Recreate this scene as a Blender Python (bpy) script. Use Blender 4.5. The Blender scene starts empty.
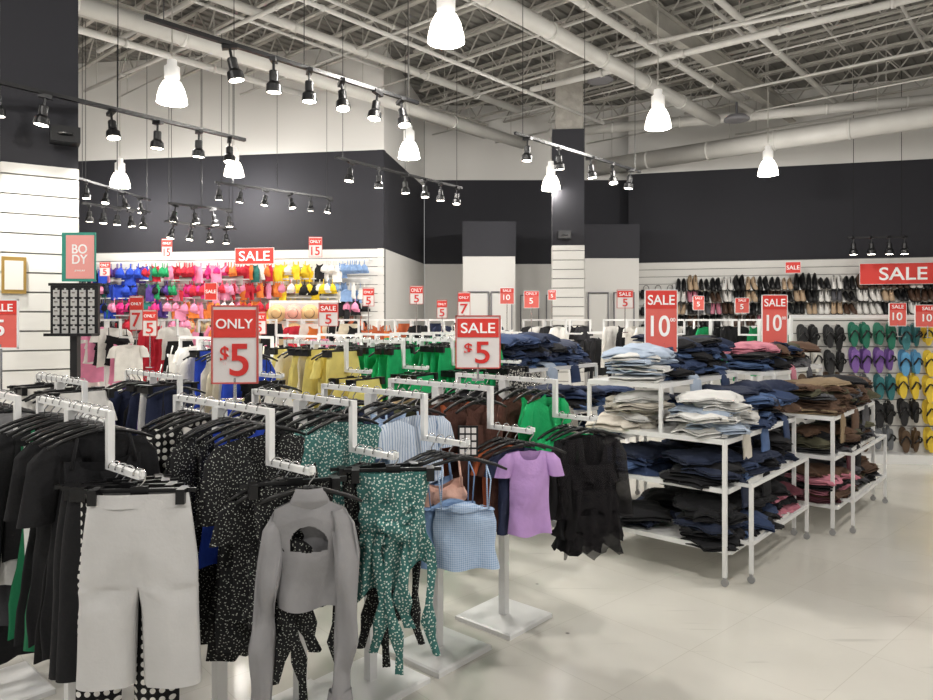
import bpy, math, random
from mathutils import Vector, Matrix, noise
random.seed(7)
S=bpy.context.scene
COL=S.collection
PI=math.pi
U=Vector((0.75,-0.66,0)); Gd=Vector((0.66,0.75,0))
RU=math.atan2(-0.66,0.75)
# ---------------- materials
def lin(h):
    h=h.lstrip('#'); r=[int(h[i:i+2],16)/255 for i in (0,2,4)]
    return tuple((c/12.92 if c<=.04045 else ((c+.055)/1.055)**2.4) for c in r)+(1,)
MC={}
def mat(name,hexc,rough=.6,metal=0,emit=0,bump=0,bscale=40,var=0,vscale=8,alpha=1):
    if name in MC: return MC[name]
    m=bpy.data.materials.new(name); m.use_nodes=True; nt=m.node_tree; N=nt.nodes; L=nt.links
    b=N['Principled BSDF']; c=lin(hexc)
    b.inputs['Base Color'].default_value=c; b.inputs['Roughness'].default_value=rough; b.inputs['Metallic'].default_value=metal; b.inputs['Alpha'].default_value=alpha
    if emit:
        b.inputs['Emission Color'].default_value=c; b.inputs['Emission Strength'].default_value=emit
    tc=N.new('ShaderNodeTexCoord')
    if bump:
        n=N.new('ShaderNodeTexNoise'); n.inputs['Scale'].default_value=bscale; n.inputs['Detail'].default_value=3
        L.new(tc.outputs['Object'],n.inputs['Vector'])
        bp=N.new('ShaderNodeBump'); bp.inputs['Strength'].default_value=bump; bp.inputs['Distance'].default_value=.01
        L.new(n.outputs['Fac'],bp.inputs['Height']); L.new(bp.outputs['Normal'],b.inputs['Normal'])
    if var:
        n=N.new('ShaderNodeTexNoise'); n.inputs['Scale'].default_value=vscale; n.inputs['Detail'].default_value=4
        L.new(tc.outputs['Object'],n.inputs['Vector'])
        mx=N.new('ShaderNodeMix'); mx.data_type='RGBA'
        mx.inputs['A'].default_value=tuple(max(0,x*(1-var)) for x in c[:3])+(1,)
        mx.inputs['B'].default_value=tuple(min(1,x*(1+var)) for x in c[:3])+(1,)
        L.new(n.outputs['Fac'],mx.inputs['Factor']); L.new(mx.outputs['Result'],b.inputs['Base Color'])
    MC[name]=m; return m
def cloth(name,h1,h2=None,pat=None,sc=30,th=.3,alpha=1,var=.18,bump=.25):
    if name in MC: return MC[name]
    m=mat(name,h1,rough=.95,bump=bump,bscale=60,var=var,vscale=14,alpha=alpha)
    if pat:
        nt=m.node_tree;N=nt.nodes;L=nt.links;b=N['Principled BSDF']
        tc=N.new('ShaderNodeTexCoord'); mx=N.new('ShaderNodeMix'); mx.data_type='RGBA'
        mx.inputs['A'].default_value=lin(h1); mx.inputs['B'].default_value=lin(h2)
        sp=N.new('ShaderNodeSeparateXYZ'); L.new(tc.outputs['Object'],sp.inputs[0])
        def wave(o,s,t):
            a=N.new('ShaderNodeMath');a.operation='MULTIPLY';a.inputs[1].default_value=s;L.new(o,a.inputs[0])
            f=N.new('ShaderNodeMath');f.operation='FRACT';L.new(a.outputs[0],f.inputs[0])
            g=N.new('ShaderNodeMath');g.operation='LESS_THAN';g.inputs[1].default_value=t;L.new(f.outputs[0],g.inputs[0]);return g.outputs[0]
        if pat in('floral','dots'):
            v=N.new('ShaderNodeTexVoronoi'); v.voronoi_dimensions='2D'; v.inputs['Scale'].default_value=sc
            v.inputs['Randomness'].default_value=1 if pat=='floral' else 0
            cb=N.new('ShaderNodeCombineXYZ'); L.new(sp.outputs[0],cb.inputs[0]); L.new(sp.outputs[2],cb.inputs[1])
            L.new(cb.outputs[0],v.inputs['Vector'])
            src=v.outputs['Distance']
            if pat=='floral':
                n=N.new('ShaderNodeTexNoise');n.inputs['Scale'].default_value=sc*4;L.new(tc.outputs['Object'],n.inputs['Vector'])
                a=N.new('ShaderNodeMath');a.operation='MULTIPLY_ADD';L.new(n.outputs['Fac'],a.inputs[0]);a.inputs[1].default_value=.5;L.new(src,a.inputs[2]);src=a.outputs[0]; th=th+.22
            g=N.new('ShaderNodeMath');g.operation='LESS_THAN';g.inputs[1].default_value=th;L.new(src,g.inputs[0]);f=g.outputs[0]
        elif pat=='stripe': f=wave(sp.outputs[0],sc,th)
        elif pat=='gingham':
            a=wave(sp.outputs[0],sc,.5);c=wave(sp.outputs[2],sc,.5)
            s=N.new('ShaderNodeMath');s.operation='ADD';L.new(a,s.inputs[0]);L.new(c,s.inputs[1])
            t=N.new('ShaderNodeMath');t.operation='MULTIPLY';t.inputs[1].default_value=.5;L.new(s.outputs[0],t.inputs[0]);f=t.outputs[0]
        L.new(f,mx.inputs['Factor']);L.new(mx.outputs['Result'],b.inputs['Base Color'])
    return m
# ---------------- mesh builder
class MB:
    def __init__(s): s.v=[];s.f=[];s.m=[]
    def add(s,vs,fs,m=0):
        o=len(s.v); s.v+= [tuple(x) for x in vs]; s.f+=[tuple(i+o for i in f) for f in fs]; s.m+=[m]*len(fs)
    def box(s,c,d,m=0,rz=0):
        x,y,z=d[0]/2,d[1]/2,d[2]/2; R=Matrix.Rotation(rz,3,'Z'); c=Vector(c)
        s.add([c+R@Vector((a*x,b*y,e*z)) for a in(-1,1) for b in(-1,1) for e in(-1,1)],
          [(0,1,3,2),(4,6,7,5),(0,4,5,1),(2,3,7,6),(0,2,6,4),(1,5,7,3)],m)
    def bar(s,p,q,w,h=None,m=0):
        h=h or w; p=Vector(p);q=Vector(q);d=(q-p).normalized()
        up=Vector((0,0,1)) if abs(d.z)<.95 else Vector((0,1,0))
        a=d.cross(up).normalized();b=a.cross(d)
        vs=[o+a*(i*w/2)+b*(j*h/2) for o in(p,q) for i in(-1,1) for j in(-1,1)]
        s.add(vs,[(0,1,3,2),(4,6,7,5),(0,4,5,1),(2,3,7,6),(0,2,6,4),(1,5,7,3)],m)
    def pipe(s,path,r,n=8,m=0,cap=True):
        path=[Vector(p) for p in path]; vs=[];fs=[]; k=len(path)
        rr=r if isinstance(r,list) else [r]*k
        a=None
        for i,p in enumerate(path):
            d=(path[min(i+1,k-1)]-path[max(i-1,0)]).normalized()
            if a is None:
                a=d.cross(Vector((0,0,1)) if abs(d.z)<.9 else Vector((1,0,0))).normalized()
            else: a=(a-d*a.dot(d)).normalized()
            b=d.cross(a)
            for j in range(n):
                t=2*PI*j/n; vs.append(p+(a*math.cos(t)+b*math.sin(t))*rr[i])
        for i in range(k-1):
            for j in range(n): fs.append((i*n+j,i*n+(j+1)%n,(i+1)*n+(j+1)%n,(i+1)*n+j))
        if cap: fs+= [tuple(range(n))[::-1],tuple((k-1)*n+j for j in range(n))]
        s.add(vs,fs,m)
    def lathe(s,prof,n=24,m=0,c=(0,0,0)):
        vs=[];fs=[];k=len(prof)
        for r,z in prof:
            for j in range(n):
                t=2*PI*j/n; vs.append((c[0]+r*math.cos(t),c[1]+r*math.sin(t),c[2]+z))
        for i in range(k-1):
            for j in range(n): fs.append((i*n+j,i*n+(j+1)%n,(i+1)*n+(j+1)%n,(i+1)*n+j))
        s.add(vs,fs,m)
    def mesh(s,name,mats,smooth=False):
        me=bpy.data.meshes.new(name); me.from_pydata(s.v,[],s.f); me.validate()
        for x in mats: me.materials.append(x)
        if len(s.m)==len(me.polygons): me.polygons.foreach_set('material_index',s.m)
        if smooth: me.polygons.foreach_set('use_smooth',[True]*len(me.polygons))
        me.update(); return me
def link(name,data,parent=None,loc=(0,0,0),rz=0,rx=0,**k):
    o=bpy.data.objects.new(name,data); COL.objects.link(o)
    if parent: o.parent=parent; KIDS.setdefault(parent.name,[]).append(o)
    o.location=loc; o.rotation_euler=(rx,0,rz)
    for a,b in k.items(): o[a]=b
    return o
KIDS={}
def clone(o,parent=None):
    n=o.copy(); COL.objects.link(n)
    if parent: n.parent=parent
    for c in KIDS.get(o.name,[]): 
        KIDS.setdefault(n.name,[]).append(clone(c,n))
    return n
PR={}
def place(key,builder,loc,rz=0,rx=0,**k):
    if key not in PR: PR[key]=o=builder()
    else: o=clone(PR[key])
    o.location=loc; o.rotation_euler=(rx,0,rz)
    for a,b in k.items(): o[a]=b
    return o
def setmat(o,m):
    if o.material_slots[0].material is not m:
        o.material_slots[0].link='OBJECT'; o.material_slots[0].material=m
# ---------------- base mats
WHITE=mat('white_powder_coat','#ebebea',.3)
WALLW=mat('white_wall_paint','#d3d1cd',.8,bump=.05)
SLAT=mat('slatwall_white','#dad8d3',.5); GROOVE=mat('slat_groove','#807f7b',.8)
BLACKP=mat('black_wall_paint','#25252b',.8,bump=.05); GREYP=mat('grey_wall_paint','#2a2a30',.8); FRAMEG=mat('frame_grey_dark','#77767a',.6)
BLK=mat('black_plastic','#0c0c0e',.35); BLKM=mat('black_metal','#111113',.4)
CHR=mat('chrome','#c8c8c8',.2,1); DECK=mat('painted_deck','#76746f',.8,var=.3,vscale=2)
STEEL=mat('painted_steel','#a6a39c',.7,var=.3,vscale=4); DUCT=mat('duct_paint','#bfbdb8',.45,var=.15,vscale=3)
CONC=mat('bare_concrete','#97938c',.9,bump=.6,bscale=20,var=.5,vscale=7)
RED=mat('sign_red','#d9382f',.5); SALM=mat('sign_salmon','#e0665d',.5); PAPER=mat('sign_paper','#e4dfdd',.5)
TXW=mat('lettering_white','#ffffff',.5); TXR=mat('lettering_red','#d42f2a',.5)
GLOW=mat('lamp_glow','#fff8ec',.4,emit=20); GLOW2=mat('spot_glow','#fff6e6',.4,emit=18)
# ---------------- floor
fm=bpy.data.materials.new('vinyl_tile_floor'); fm.use_nodes=True; nt=fm.node_tree;N=nt.nodes;L=nt.links;b=N['Principled BSDF']
tc=N.new('ShaderNodeTexCoord');mp=N.new('ShaderNodeMapping');mp.inputs['Rotation'].default_value=(0,0,RU);L.new(tc.outputs['Object'],mp.inputs[0])
br=N.new('ShaderNodeTexBrick');br.offset=0;br.inputs['Scale'].default_value=1;br.inputs['Brick Width'].default_value=.61;br.inputs['Row Height'].default_value=.61
br.inputs['Mortar Size'].default_value=.0015;br.inputs['Color1'].default_value=lin('#dad7cf');br.inputs['Color2'].default_value=lin('#d7d4cb');br.inputs['Mortar'].default_value=lin('#c7c3b9')
L.new(mp.outputs[0],br.inputs['Vector'])
n=N.new('ShaderNodeTexNoise');n.inputs['Scale'].default_value=1.3;n.inputs['Detail'].default_value=6;L.new(tc.outputs['Object'],n.inputs['Vector'])
v=N.new('ShaderNodeTexVoronoi');v.inputs['Scale'].default_value=2.6;L.new(tc.outputs['Object'],v.inputs['Vector'])
sc_=N.new('ShaderNodeMapRange');sc_.inputs['From Min'].default_value=.014;sc_.inputs['From Max'].default_value=.038;sc_.inputs['To Min'].default_value=.35;sc_.inputs['To Max'].default_value=1;L.new(v.outputs['Distance'],sc_.inputs[0])
mp2=N.new('ShaderNodeMapping');mp2.inputs['Rotation'].default_value=(0,0,.7);mp2.inputs['Scale'].default_value=(1.2,14,1);L.new(tc.outputs['Object'],mp2.inputs[0])
n3=N.new('ShaderNodeTexNoise');n3.inputs['Scale'].default_value=1.5;n3.inputs['Detail'].default_value=5;L.new(mp2.outputs[0],n3.inputs['Vector'])
sk=N.new('ShaderNodeMapRange');sk.inputs['From Min'].default_value=.64;sk.inputs['From Max'].default_value=.75;sk.inputs['To Min'].default_value=1;sk.inputs['To Max'].default_value=.84;L.new(n3.outputs['Fac'],sk.inputs[0])
cr=N.new('ShaderNodeMapRange');cr.inputs['From Min'].default_value=.3;cr.inputs['From Max'].default_value=.7;cr.inputs['To Min'].default_value=.9;cr.inputs['To Max'].default_value=1.0;L.new(n.outputs['Fac'],cr.inputs[0])
mu=N.new('ShaderNodeMath');mu.operation='MULTIPLY';L.new(sc_.outputs[0],mu.inputs[0]);L.new(cr.outputs[0],mu.inputs[1])
mu2=N.new('ShaderNodeMath');mu2.operation='MULTIPLY';L.new(mu.outputs[0],mu2.inputs[0]);L.new(sk.outputs[0],mu2.inputs[1])
mx=N.new('ShaderNodeVectorMath');mx.operation='SCALE';L.new(br.outputs['Color'],mx.inputs[0]);L.new(mu2.outputs[0],mx.inputs['Scale'])
L.new(mx.outputs[0],b.inputs['Base Color'])
mr=N.new('ShaderNodeMapRange');mr.inputs['To Min'].default_value=.1;mr.inputs['To Max'].default_value=.3;L.new(n.outputs['Fac'],mr.inputs[0]);L.new(mr.outputs[0],b.inputs['Roughness'])
m=MB();m.box((0,6,-.05),(24,24,.1));link('floor',m.mesh('floor',[fm]),kind='structure')
# ---------------- ceiling deck (ribbed)
m=MB();vs=[];fs=[]
for i in range(-110,111):
    for off,z in((0,6.2),(.09,6.2),(.1,6.23),(.17,6.23)):
        a=i*.18+off
        c=Vector((0,6,0))+U*a
        vs.append((*(c-Gd*14).xy,z)); vs.append((*(c+Gd*14).xy,z))
for i in range(len(vs)//2-1): fs.append((2*i,2*i+1,2*i+3,2*i+2))
m.add(vs,fs);link('ceiling',m.mesh('ceiling',[DECK]),kind='structure')
# ---------------- walls
def slats(m,p,q,z0,z1,th=.015,ph=.15):
    p=Vector(p);q=Vector(q);d=(q-p);d.normalize();nrm=Vector((d.y,-d.x,0))
    z=z0
    while z<z1-.02:
        e=min(z+ph-.013,z1)
        m.bar(Vector((*(p+nrm*th/2).xy,(z+e)/2)),Vector((*(q+nrm*th/2).xy,(z+e)/2)),th,e-z,1)
        z+=ph
def wall(nm,p,q,slat=True,split=(2.8,4.45,6.2)):
    p=Vector((*p,0));q=Vector((*q,0));d=(q-p).normalized();nrm=Vector((d.y,-d.x,0));o=-nrm*.06
    def seg(name,z0,z1,mm,sl=False):
        m=MB();m.bar(Vector((*(p+o).xy,(z0+z1)/2)),Vector((*(q+o).xy,(z0+z1)/2)),.1,z1-z0,0)
        if sl: slats(m,p-nrm*.01,q-nrm*.01,z0+.1,z1)
        link(name,m.mesh(name,mm),kind='structure')
    seg('wall_'+nm+'_lower',0,split[0],[GROOVE if slat else WALLW,SLAT],slat)
    seg('wall_'+nm+'_band',split[0],split[1],[BLACKP])
    seg('wall_'+nm+'_upper',split[1],split[2],[WALLW])
wall('left_back',(-9.9,13.0),(-1.38,11.7))
wall('recess_side',(-1.38,11.7),(-.9,15.0),False)
wall('back',(-.9,15.0),(4.2,15.0),False,(2.8,4.6,6.2))
wall('right_back',(3.4,14.7),(9.9,13.0),True,(2.8,4.66,6.2))
wall('left_side',(-9.9,-2),(-9.9,13.0),False)
wall('right_side',(9.9,13.0),(9.9,-2),False)
for nm,x0,x1,y in(('fitting_room_left',-.07,.92,13.2),('fitting_room_right',2.3,3.35,13.6)):
    m=MB();m.box(((x0+x1)/2,y+.6,1.4),(x1-x0,1.2,2.8));link('wall_'+nm+'_lower',m.mesh(nm,[WALLW]),kind='structure')
    m=MB();m.box(((x0+x1)/2,y+.6,3.13),(x1-x0+.02,1.22,.66));link('wall_'+nm+'_band',m.mesh(nm,[GREYP]),kind='structure')
for i,(x,y) in enumerate(((.22,13.17),(.66,13.17),(1.35,14.97),(1.9,14.97),(2.55,13.57),(3.05,13.57))):
    m=MB();m.box((0,0,1.05),(.36,.04,2.1),0)
    for sx in(-1,1): m.box((sx*.19,-.01,1.06),(.02,.06,2.14),1)
    m.box((0,-.01,2.13),(.4,.06,.02),1); m.pipe([(.12,-.05,1),(.12,-.05,1.15)],.01,6,2)
    link('door_%d'%(i+1),m.mesh('door',[WALLW,FRAMEG,CHR]),None,(x,y,0),kind='structure')
m=MB()
m.bar((-9.9,12.93,.05),(-1.38,11.66,.05),.02,.1);link('baseboard_left',m.mesh('bb',[GREYP]),kind='structure')
m=MB();m.bar((3.4,14.66,.05),(9.9,12.96,.05),.02,.1);link('baseboard_right',m.mesh('bb',[GREYP]),kind='structure')
# ---------------- columns
def column(x,y,w,ztop_b,rz,lab,slz=2.8):
    r=link('column',None,None,(x,y,0),rz,label=lab,category='column')
    m=MB();m.box((0,0,slz/2),(w-.03,w-.03,slz),0);h=w/2-.015
    for p,q in(((-h,-h),(h,-h)),((h,-h),(h,h)),((h,h),(-h,h)),((-h,h),(-h,-h))): slats(m,(*p,0),(*q,0),.02,slz)
    link('slatwall_cladding',m.mesh('clad',[GROOVE,SLAT]),r)
    m=MB();m.box((0,0,(slz+ztop_b)/2),(w-.01,w-.01,ztop_b-slz));link('black_shaft',m.mesh('shaft',[BLACKP]),r)
    if ztop_b<6.1:
        m=MB();a=.44;m.box((.02,0,(ztop_b+6.19)/2),(a,a,6.19-ztop_b));link('concrete_shaft',m.mesh('conc',[CONC]),r)
    return r
CX,CY,CR=-3.45,5.65,math.atan2(.55,.85)
column(CX,CY,.53,6.19,CR,'large square column, black above white slatwall panels')
column(1.66,11.5,.52,4.67,-.1,'square column with concrete top, black middle and slatwall base')
def oncol(a,d,z): R=Matrix.Rotation(CR,3,'Z');p=Vector((CX,CY,0))+R@Vector((a,-.265-d,0));return(p.x,p.y,z)
def spk():
    m=MB();m.box((0,0,0),(.2,.16,.12));m.pipe([(0,.06,0),(0,.14,.02)],.02,8);m.lathe([(0,-.01),(.05,-.01),(.05,0)],12,0,(0,-.08,0));return link('wall_speaker',m.mesh('spk',[BLK]),category='speaker',label='small black speaker mounted on a column')
place('spk',spk,oncol(.16,.14,3.02),CR); place('spk',spk,(1.55,11.12,2.95)); 
# ---------------- joists & girders
def inside(p):
    if abs(p.x)>9.3 or p.y<.3: return False
    if p.x<-.9: return p.y<11.5+(-1.4-p.x)*.13
    if p.x<3.3: return p.y<14.7
    return p.y<14.3-(p.x-3.4)*.26
for i in range(3,31):
    t=i*.64; ss=[s*.1 for s in range(-180,181) if inside(Gd*t+U*(s*.1))]
    if len(ss)<12: continue
    a=Gd*t+U*ss[0];L_=ss[-1]-ss[0];m=MB();zt,zb=6.14,5.74
    m.bar((0,0,zt),(L_,0,zt),.07,.035);m.bar((0,0,zb),(L_,0,zb),.055,.03)
    nn=int(L_/.3)
    for j in range(nn):
        x0=j*L_/nn;x1=(j+1)*L_/nn;z0,z1=(zt,zb) if j%2 else(zb,zt); m.bar((x0,0,z0),(x1,0,z1),.018)
    link('ceiling_joist',m.mesh('joist',[STEEL]),None,(a.x,a.y,0),RU,label='open-web steel roof joist painted off-white',category='ceiling joist',group='roof joists')
for s in(-9.4,-4.2,1.0,6.2):
    tt=[t*.1 for t in range(0,200) if inside(Gd*(t*.1)+U*s)]
    if len(tt)<15: continue
    a=Gd*tt[0]+U*s;b_=Gd*tt[-1]+U*s;m=MB()
    for z,w in((5.69,.13),(5.42,.13)): m.bar((a.x,a.y,z),(b_.x,b_.y,z),w,.022)
    m.bar((a.x,a.y,5.555),(b_.x,b_.y,5.555),.015,.26)
    link('ceiling_girder',m.mesh('girder',[STEEL]),label='off-white steel girder carrying roof joists',category='girder',group='roof girders')
# ---------------- ducts
def duct(p,q,r,lab='round white painted air duct near ceiling',coll=1.2,nm='air_duct',cat='air duct'):
    p=Vector(p);q=Vector(q);d=(q-p).normalized();L_=(q-p).length;m=MB();m.pipe([p,q],r,20)
    k=int(L_/coll)
    for i in range(1,k): c=p+d*(i*coll);m.pipe([c-d*.02,c+d*.02],r+min(.012,r*.3),20)
    o=link(nm,m.mesh(nm,[DUCT],True),label=lab,category=cat)
    for pl in o.data.polygons: pl.use_smooth=len(pl.vertices)==4
    for i in range(0,max(2,k),2):
        c=p+d*(.4+i*coll)
        if inside(c): m=MB();m.pipe([(c.x,c.y,c.z+r),(c.x,c.y,6.2)],.006,5);link('hanger_rod',m.mesh('rods',[STEEL]),o)
def gd(p,l0,l1): p=Vector(p); return p+Gd*l0,p+Gd*l1
PK=dict(nm='conduit_pipe',cat='pipe',lab='thin white pipe under the ceiling')
duct(*gd((-3.67,8.1,5.0),-2,7.2),.1); duct(*gd((.6,7.9,5.05),-3,5.6),.1)
duct(*gd((.95,7.55,5.2),-3,6.0),.045,**PK)
duct((2.7,14.75,4.8),(9.2,9.5,4.8),.17,'large round white air duct along the wall')
duct((1.6,13.5,5.2),(9.2,10.9,5.2),.09)
duct(*gd((-2.6,8.5,5.35),-3,5.5),.06); duct(*gd((3.1,8.3,5.3),-3,5),.04,**PK)
duct(*gd((-5.5,7.5,5.1),-3,4.5),.045,**PK)
duct((2.2,6.5,5.25),(8,3.8,5.25),.03,**PK)
duct((-5,9.5,5.25),(1.5,4.2,5.25),.03,**PK)
duct((1.0,10.8,5.15),(6.5,6.5,5.15),.045,**PK)
duct(*gd((5.5,8.0,5.2),-2.5,4),.03,**PK); duct((2.0,9.3,5.2),(8.5,5.5,5.2),.025,**PK); duct((-6,11.0,5.2),(.5,6.0,5.2),.025,**PK); duct(*gd((-1.0,8,4.9),-2,5),.025,**PK)
for i in range(9):
    x=-5.5+1.35*i;z=5.3+.04*i
    p,q=gd((x,6.5+abs(x)*.15,z),-3.2,4.4); duct(p,q,.014+.006*(i%3),**PK)
for i in range(8):
    c0=Gd*(5+1.25*i);ss=[s*.1 for s in range(-150,151) if inside(c0+U*(s*.1))]
    a=c0+U*ss[3];b_=c0+U*ss[-4];z=5.36-.02*i;duct((a.x,a.y,z),(b_.x,b_.y,z),.013+.006*(i%2),coll=2.5,**PK)
def dome():
    m=MB();m.lathe([(0,.25),(.02,.25),(.02,.05),(.14,.03),(.2,-.02),(.2,-.05),(.12,-.06),(0,-.06)],20);return link('ceiling_speaker',m.mesh('dome',[FRAMEG],True),category='speaker',label='round speaker hanging below ceiling')
place('dome',dome,(4.4,11.4,4.9)); place('dome',dome,(2.1,11.0,5.4))
# ---------------- pendants
def pend():
    r=link('pendant_lamp',None,category='pendant lamp',label='white high-bay pendant lamp with glowing bell shade',group='high-bay pendant lamps')
    m=MB();m.pipe([(0,0,.5),(0,0,2.25)],.007,6);link('cord',m.mesh('cord',[STEEL]),r)
    m=MB();m.lathe([(0,.46),(.045,.46),(.05,.45),(.05,.4),(.078,.38),(.078,.26),(.06,.24),(0,.24)],20);link('ballast_housing',m.mesh('ballast',[mat('lamp_housing','#eeece8',.4,emit=.25)],True),r)
    m=MB();m.lathe([(.045,.25),(.09,.22),(.125,.15),(.148,.06),(.155,0),(.147,0),(.12,.15),(.04,.23)],28);link('lamp_shade',m.mesh('shade',[mat('shade_glow','#fff8ec',.3,emit=6)],True),r)
    m=MB();m.lathe([(0,.03),(.05,.04),(.07,.1),(.05,.18),(0,.22)],16);link('bulb',m.mesh('bulb',[GLOW],True),r)
    return r
LD=bpy.data.lights.new('pendant_light','POINT');LD.energy=152;LD.shadow_soft_size=.13;LD.color=(1,.965,.915)
pts=[(446,42),(172,103),(658,128),(768,175),(409,158),(234,176),(120,187),(551,190)]
PL=[]
for px,py in pts:
    z=3.9;d=2.3*700/(320-py);d=min(d,11.3);z=1.6+(320-py)*d/700
    PL.append(((px-466.5)*d/700,d,z))
PL+=[(-3,2.3,3.9),(1.2,2,3.9),(4.5,4.4,3.9),(-1,-.8,3.9),(3.2,-.5,3.9),(7.5,7.5,3.9),(-6.5,6,3.9),(-5,-.5,3.9)]
for p in PL:
    place('pend',pend,p); o=bpy.data.objects.new('pendant_light',LD);COL.objects.link(o);o.location=(p[0],p[1],p[2]-.05)
# ---------------- tracks
TR=[((145,17),(418,103),[.25,.39,.52,.65,.8,.92],3.6),((-60,68),(245,140),[.14,.27,.48,.64,.8,.93],3.3),((515,133),(640,172),[.08,.3,.55,.74,.9],3.6),
 ((335,157),(462,188),[.1,.3,.5,.66,.8,.95],3.6),((215,182),(332,198),[.03,.2,.4,.62,.8,.97],3.55),((78,178),(150,200),[.1,.35,.6,.85],3.5),((165,221),(236,229),[.1,.35,.6,.85],3.05),((82,203),(150,212),[.1,.3,.5,.7,.9],3.2),((168,203),(232,210),[.1,.4,.7,.95],3.2)]
SD=bpy.data.lights.new('track_spot','SPOT');SD.energy=95;SD.spot_size=1.6;SD.spot_blend=.8;SD.shadow_soft_size=.05;SD.color=(1,.96,.9)
def headmesh():
    m=MB();m.lathe([(0,0),(.035,0),(.04,-.01),(.04,-.1),(.065,-.13),(.07,-.2),(.062,-.2),(.055,-.15),(0,-.14)],18,0)
    m.pipe([(0,0,.1),(0,0,0)],.012,6); m.box((0,0,.1),(.05,.12,.04)); return m.mesh('spot_head',[BLKM])
def glassmesh():
    m=MB();m.lathe([(0,-.195),(.03,-.2),(.06,-.203)],18);return m.mesh('spot_glass',[GLOW2])
HM=headmesh();GM=glassmesh()
for (a,b_,hs_,z) in TR:
    def w(p):
        d=min((z-1.6)*700/(320-p[1]),11.2 if p[0]<384 else 20);return Vector(((p[0]-466.5)*d/700,d,z))
    p,q=w(a),w(b_)
    r=link('track_light',None,None,p,label='black ceiling track rail with several black spotlights',category='track light',group='ceiling track lights')
    v=q-p;m=MB();m.bar((0,0,0),v,.035,.03);link('track_rail',m.mesh('rail',[BLKM]),r)
    for t in(.05,.5,.95): m=MB();m.pipe([v*t,v*t+Vector((0,0,5.6-z+.1))],.004,5);link('suspension_cable',m.mesh('cable',[BLKM]),r)
    sh=.8 if z==3.6 else .72
    for i,t in enumerate(hs_):
        c=v*t+Vector((0,0,-.1)); h=link('spotlight',HM,r,c,random.random()*6,random.uniform(-.3,.3));h.scale=(sh*1.1,sh*1.1,sh);link('lamp_glass',GM,h)
        if i%2==0 and z>3.25 and b_[0]!=150:
            o=bpy.data.objects.new('track_spot',SD);COL.objects.link(o);o.location=p+c+Vector((0,0,-.2));o.rotation_euler=(random.uniform(-.3,.3),random.uniform(-.3,.3),0)
r=link('track_light',None,None,(6.75,12.4,3.06),label='short black track rail with small spotlights',category='track light')
m=MB();m.bar((0,0,0),(1.0,-.1,0),.03);link('track_rail',m.mesh('rail',[BLKM]),r)
for t in(.1,.9): m=MB();m.pipe([(t,-.1*t,0),(t,-.1*t,3.1)],.005,5);link('suspension_cable',m.mesh('cable',[BLKM]),r)
for t in(.1,.4,.7,.95):
    h=link('spotlight',HM,r,(t,-.1*t,-.1));link('lamp_glass',GM,h)
# ---------------- racks
def rack(z):
    def f():
        r=link('clothing_rack',None,category='clothing rack',label='white metal two-way stepped clothing rack on square base')
        m=MB();A=.185
        m.add([(x*A,y*A,0) for x,y in((-1,-1),(1,-1),(1,1),(-1,1))]+[(x*A,y*A,.022) for x,y in((-1,-1),(1,-1),(1,1),(-1,1))]+[(x*(A-.01),y*(A-.01),.028) for x,y in((-1,-1),(1,-1),(1,1),(-1,1))],
          [(3,2,1,0),(8,9,10,11)]+[(i,(i+1)%4,4+(i+1)%4,4+i) for i in range(4)]+[(4+i,4+(i+1)%4,8+(i+1)%4,8+i) for i in range(4)])
        link('base',m.mesh('base',[WHITE]),r)
        m=MB();m.bar((0,0,.028),(0,0,z-.012),.04);link('post',m.mesh('post',[WHITE]),r)
        m=MB();m.bar((-.33,0,z),(.33,0,z),.022);link('crossbar',m.mesh('cross',[WHITE]),r)
        for s in(-1,1):
            m=MB();m.bar((s*.33,0,z+.011),(s*.33,0,z-.18),.022);m.bar((s*.33,0,z-.17),(s*.56,0,z-.17),.02)
            m.bar((s*.565,0,z-.17),(s*.565,0,z-.152),.02,.01)
            link('stepped_arm',m.mesh('arm',[WHITE]),r)
        return r
    return f
# ---------------- hangers
def arc(cx,cz,r,a0,a1,n): return [(cx+r*math.cos(a0+(a1-a0)*i/n),0,cz+r*math.sin(a0+(a1-a0)*i/n)) for i in range(n+1)]
def hooked(name,bm):
    o=link(name,bm,category='hanger',label='black plastic clothes hanger hooked on a white rail')
    m=MB();m.pipe(arc(0,-.012,.019,PI*1.05,0,8)+[(.016,0,-.03),(0,0,-.05),(0,0,-.07)],.0025,6);link('hook',m.mesh('hook',[CHR],True),o);return o
def hang_top():
    m=MB()
    for s in(-1,1): m.pipe([(0,0,-.068),(s*.05,0,-.075),(s*.12,0,-.095),(s*.165,0,-.115)],[.008,.008,.007,.005],6)
    m.box((0,0,-.07),(.04,.012,.02)); return hooked('hanger',m.mesh('hanger_body',[BLK],True))
def hang_clip():
    m=MB();m.bar((-.17,0,-.06),(.17,0,-.06),.012,.012);m.box((0,0,-.062),(.05,.014,.03))
    for s in(-1,1): m.box((s*.13,0,-.076),(.026,.062,.045))
    return hooked('clip_hanger',m.mesh('hanger_clip',[BLK]))
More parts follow.
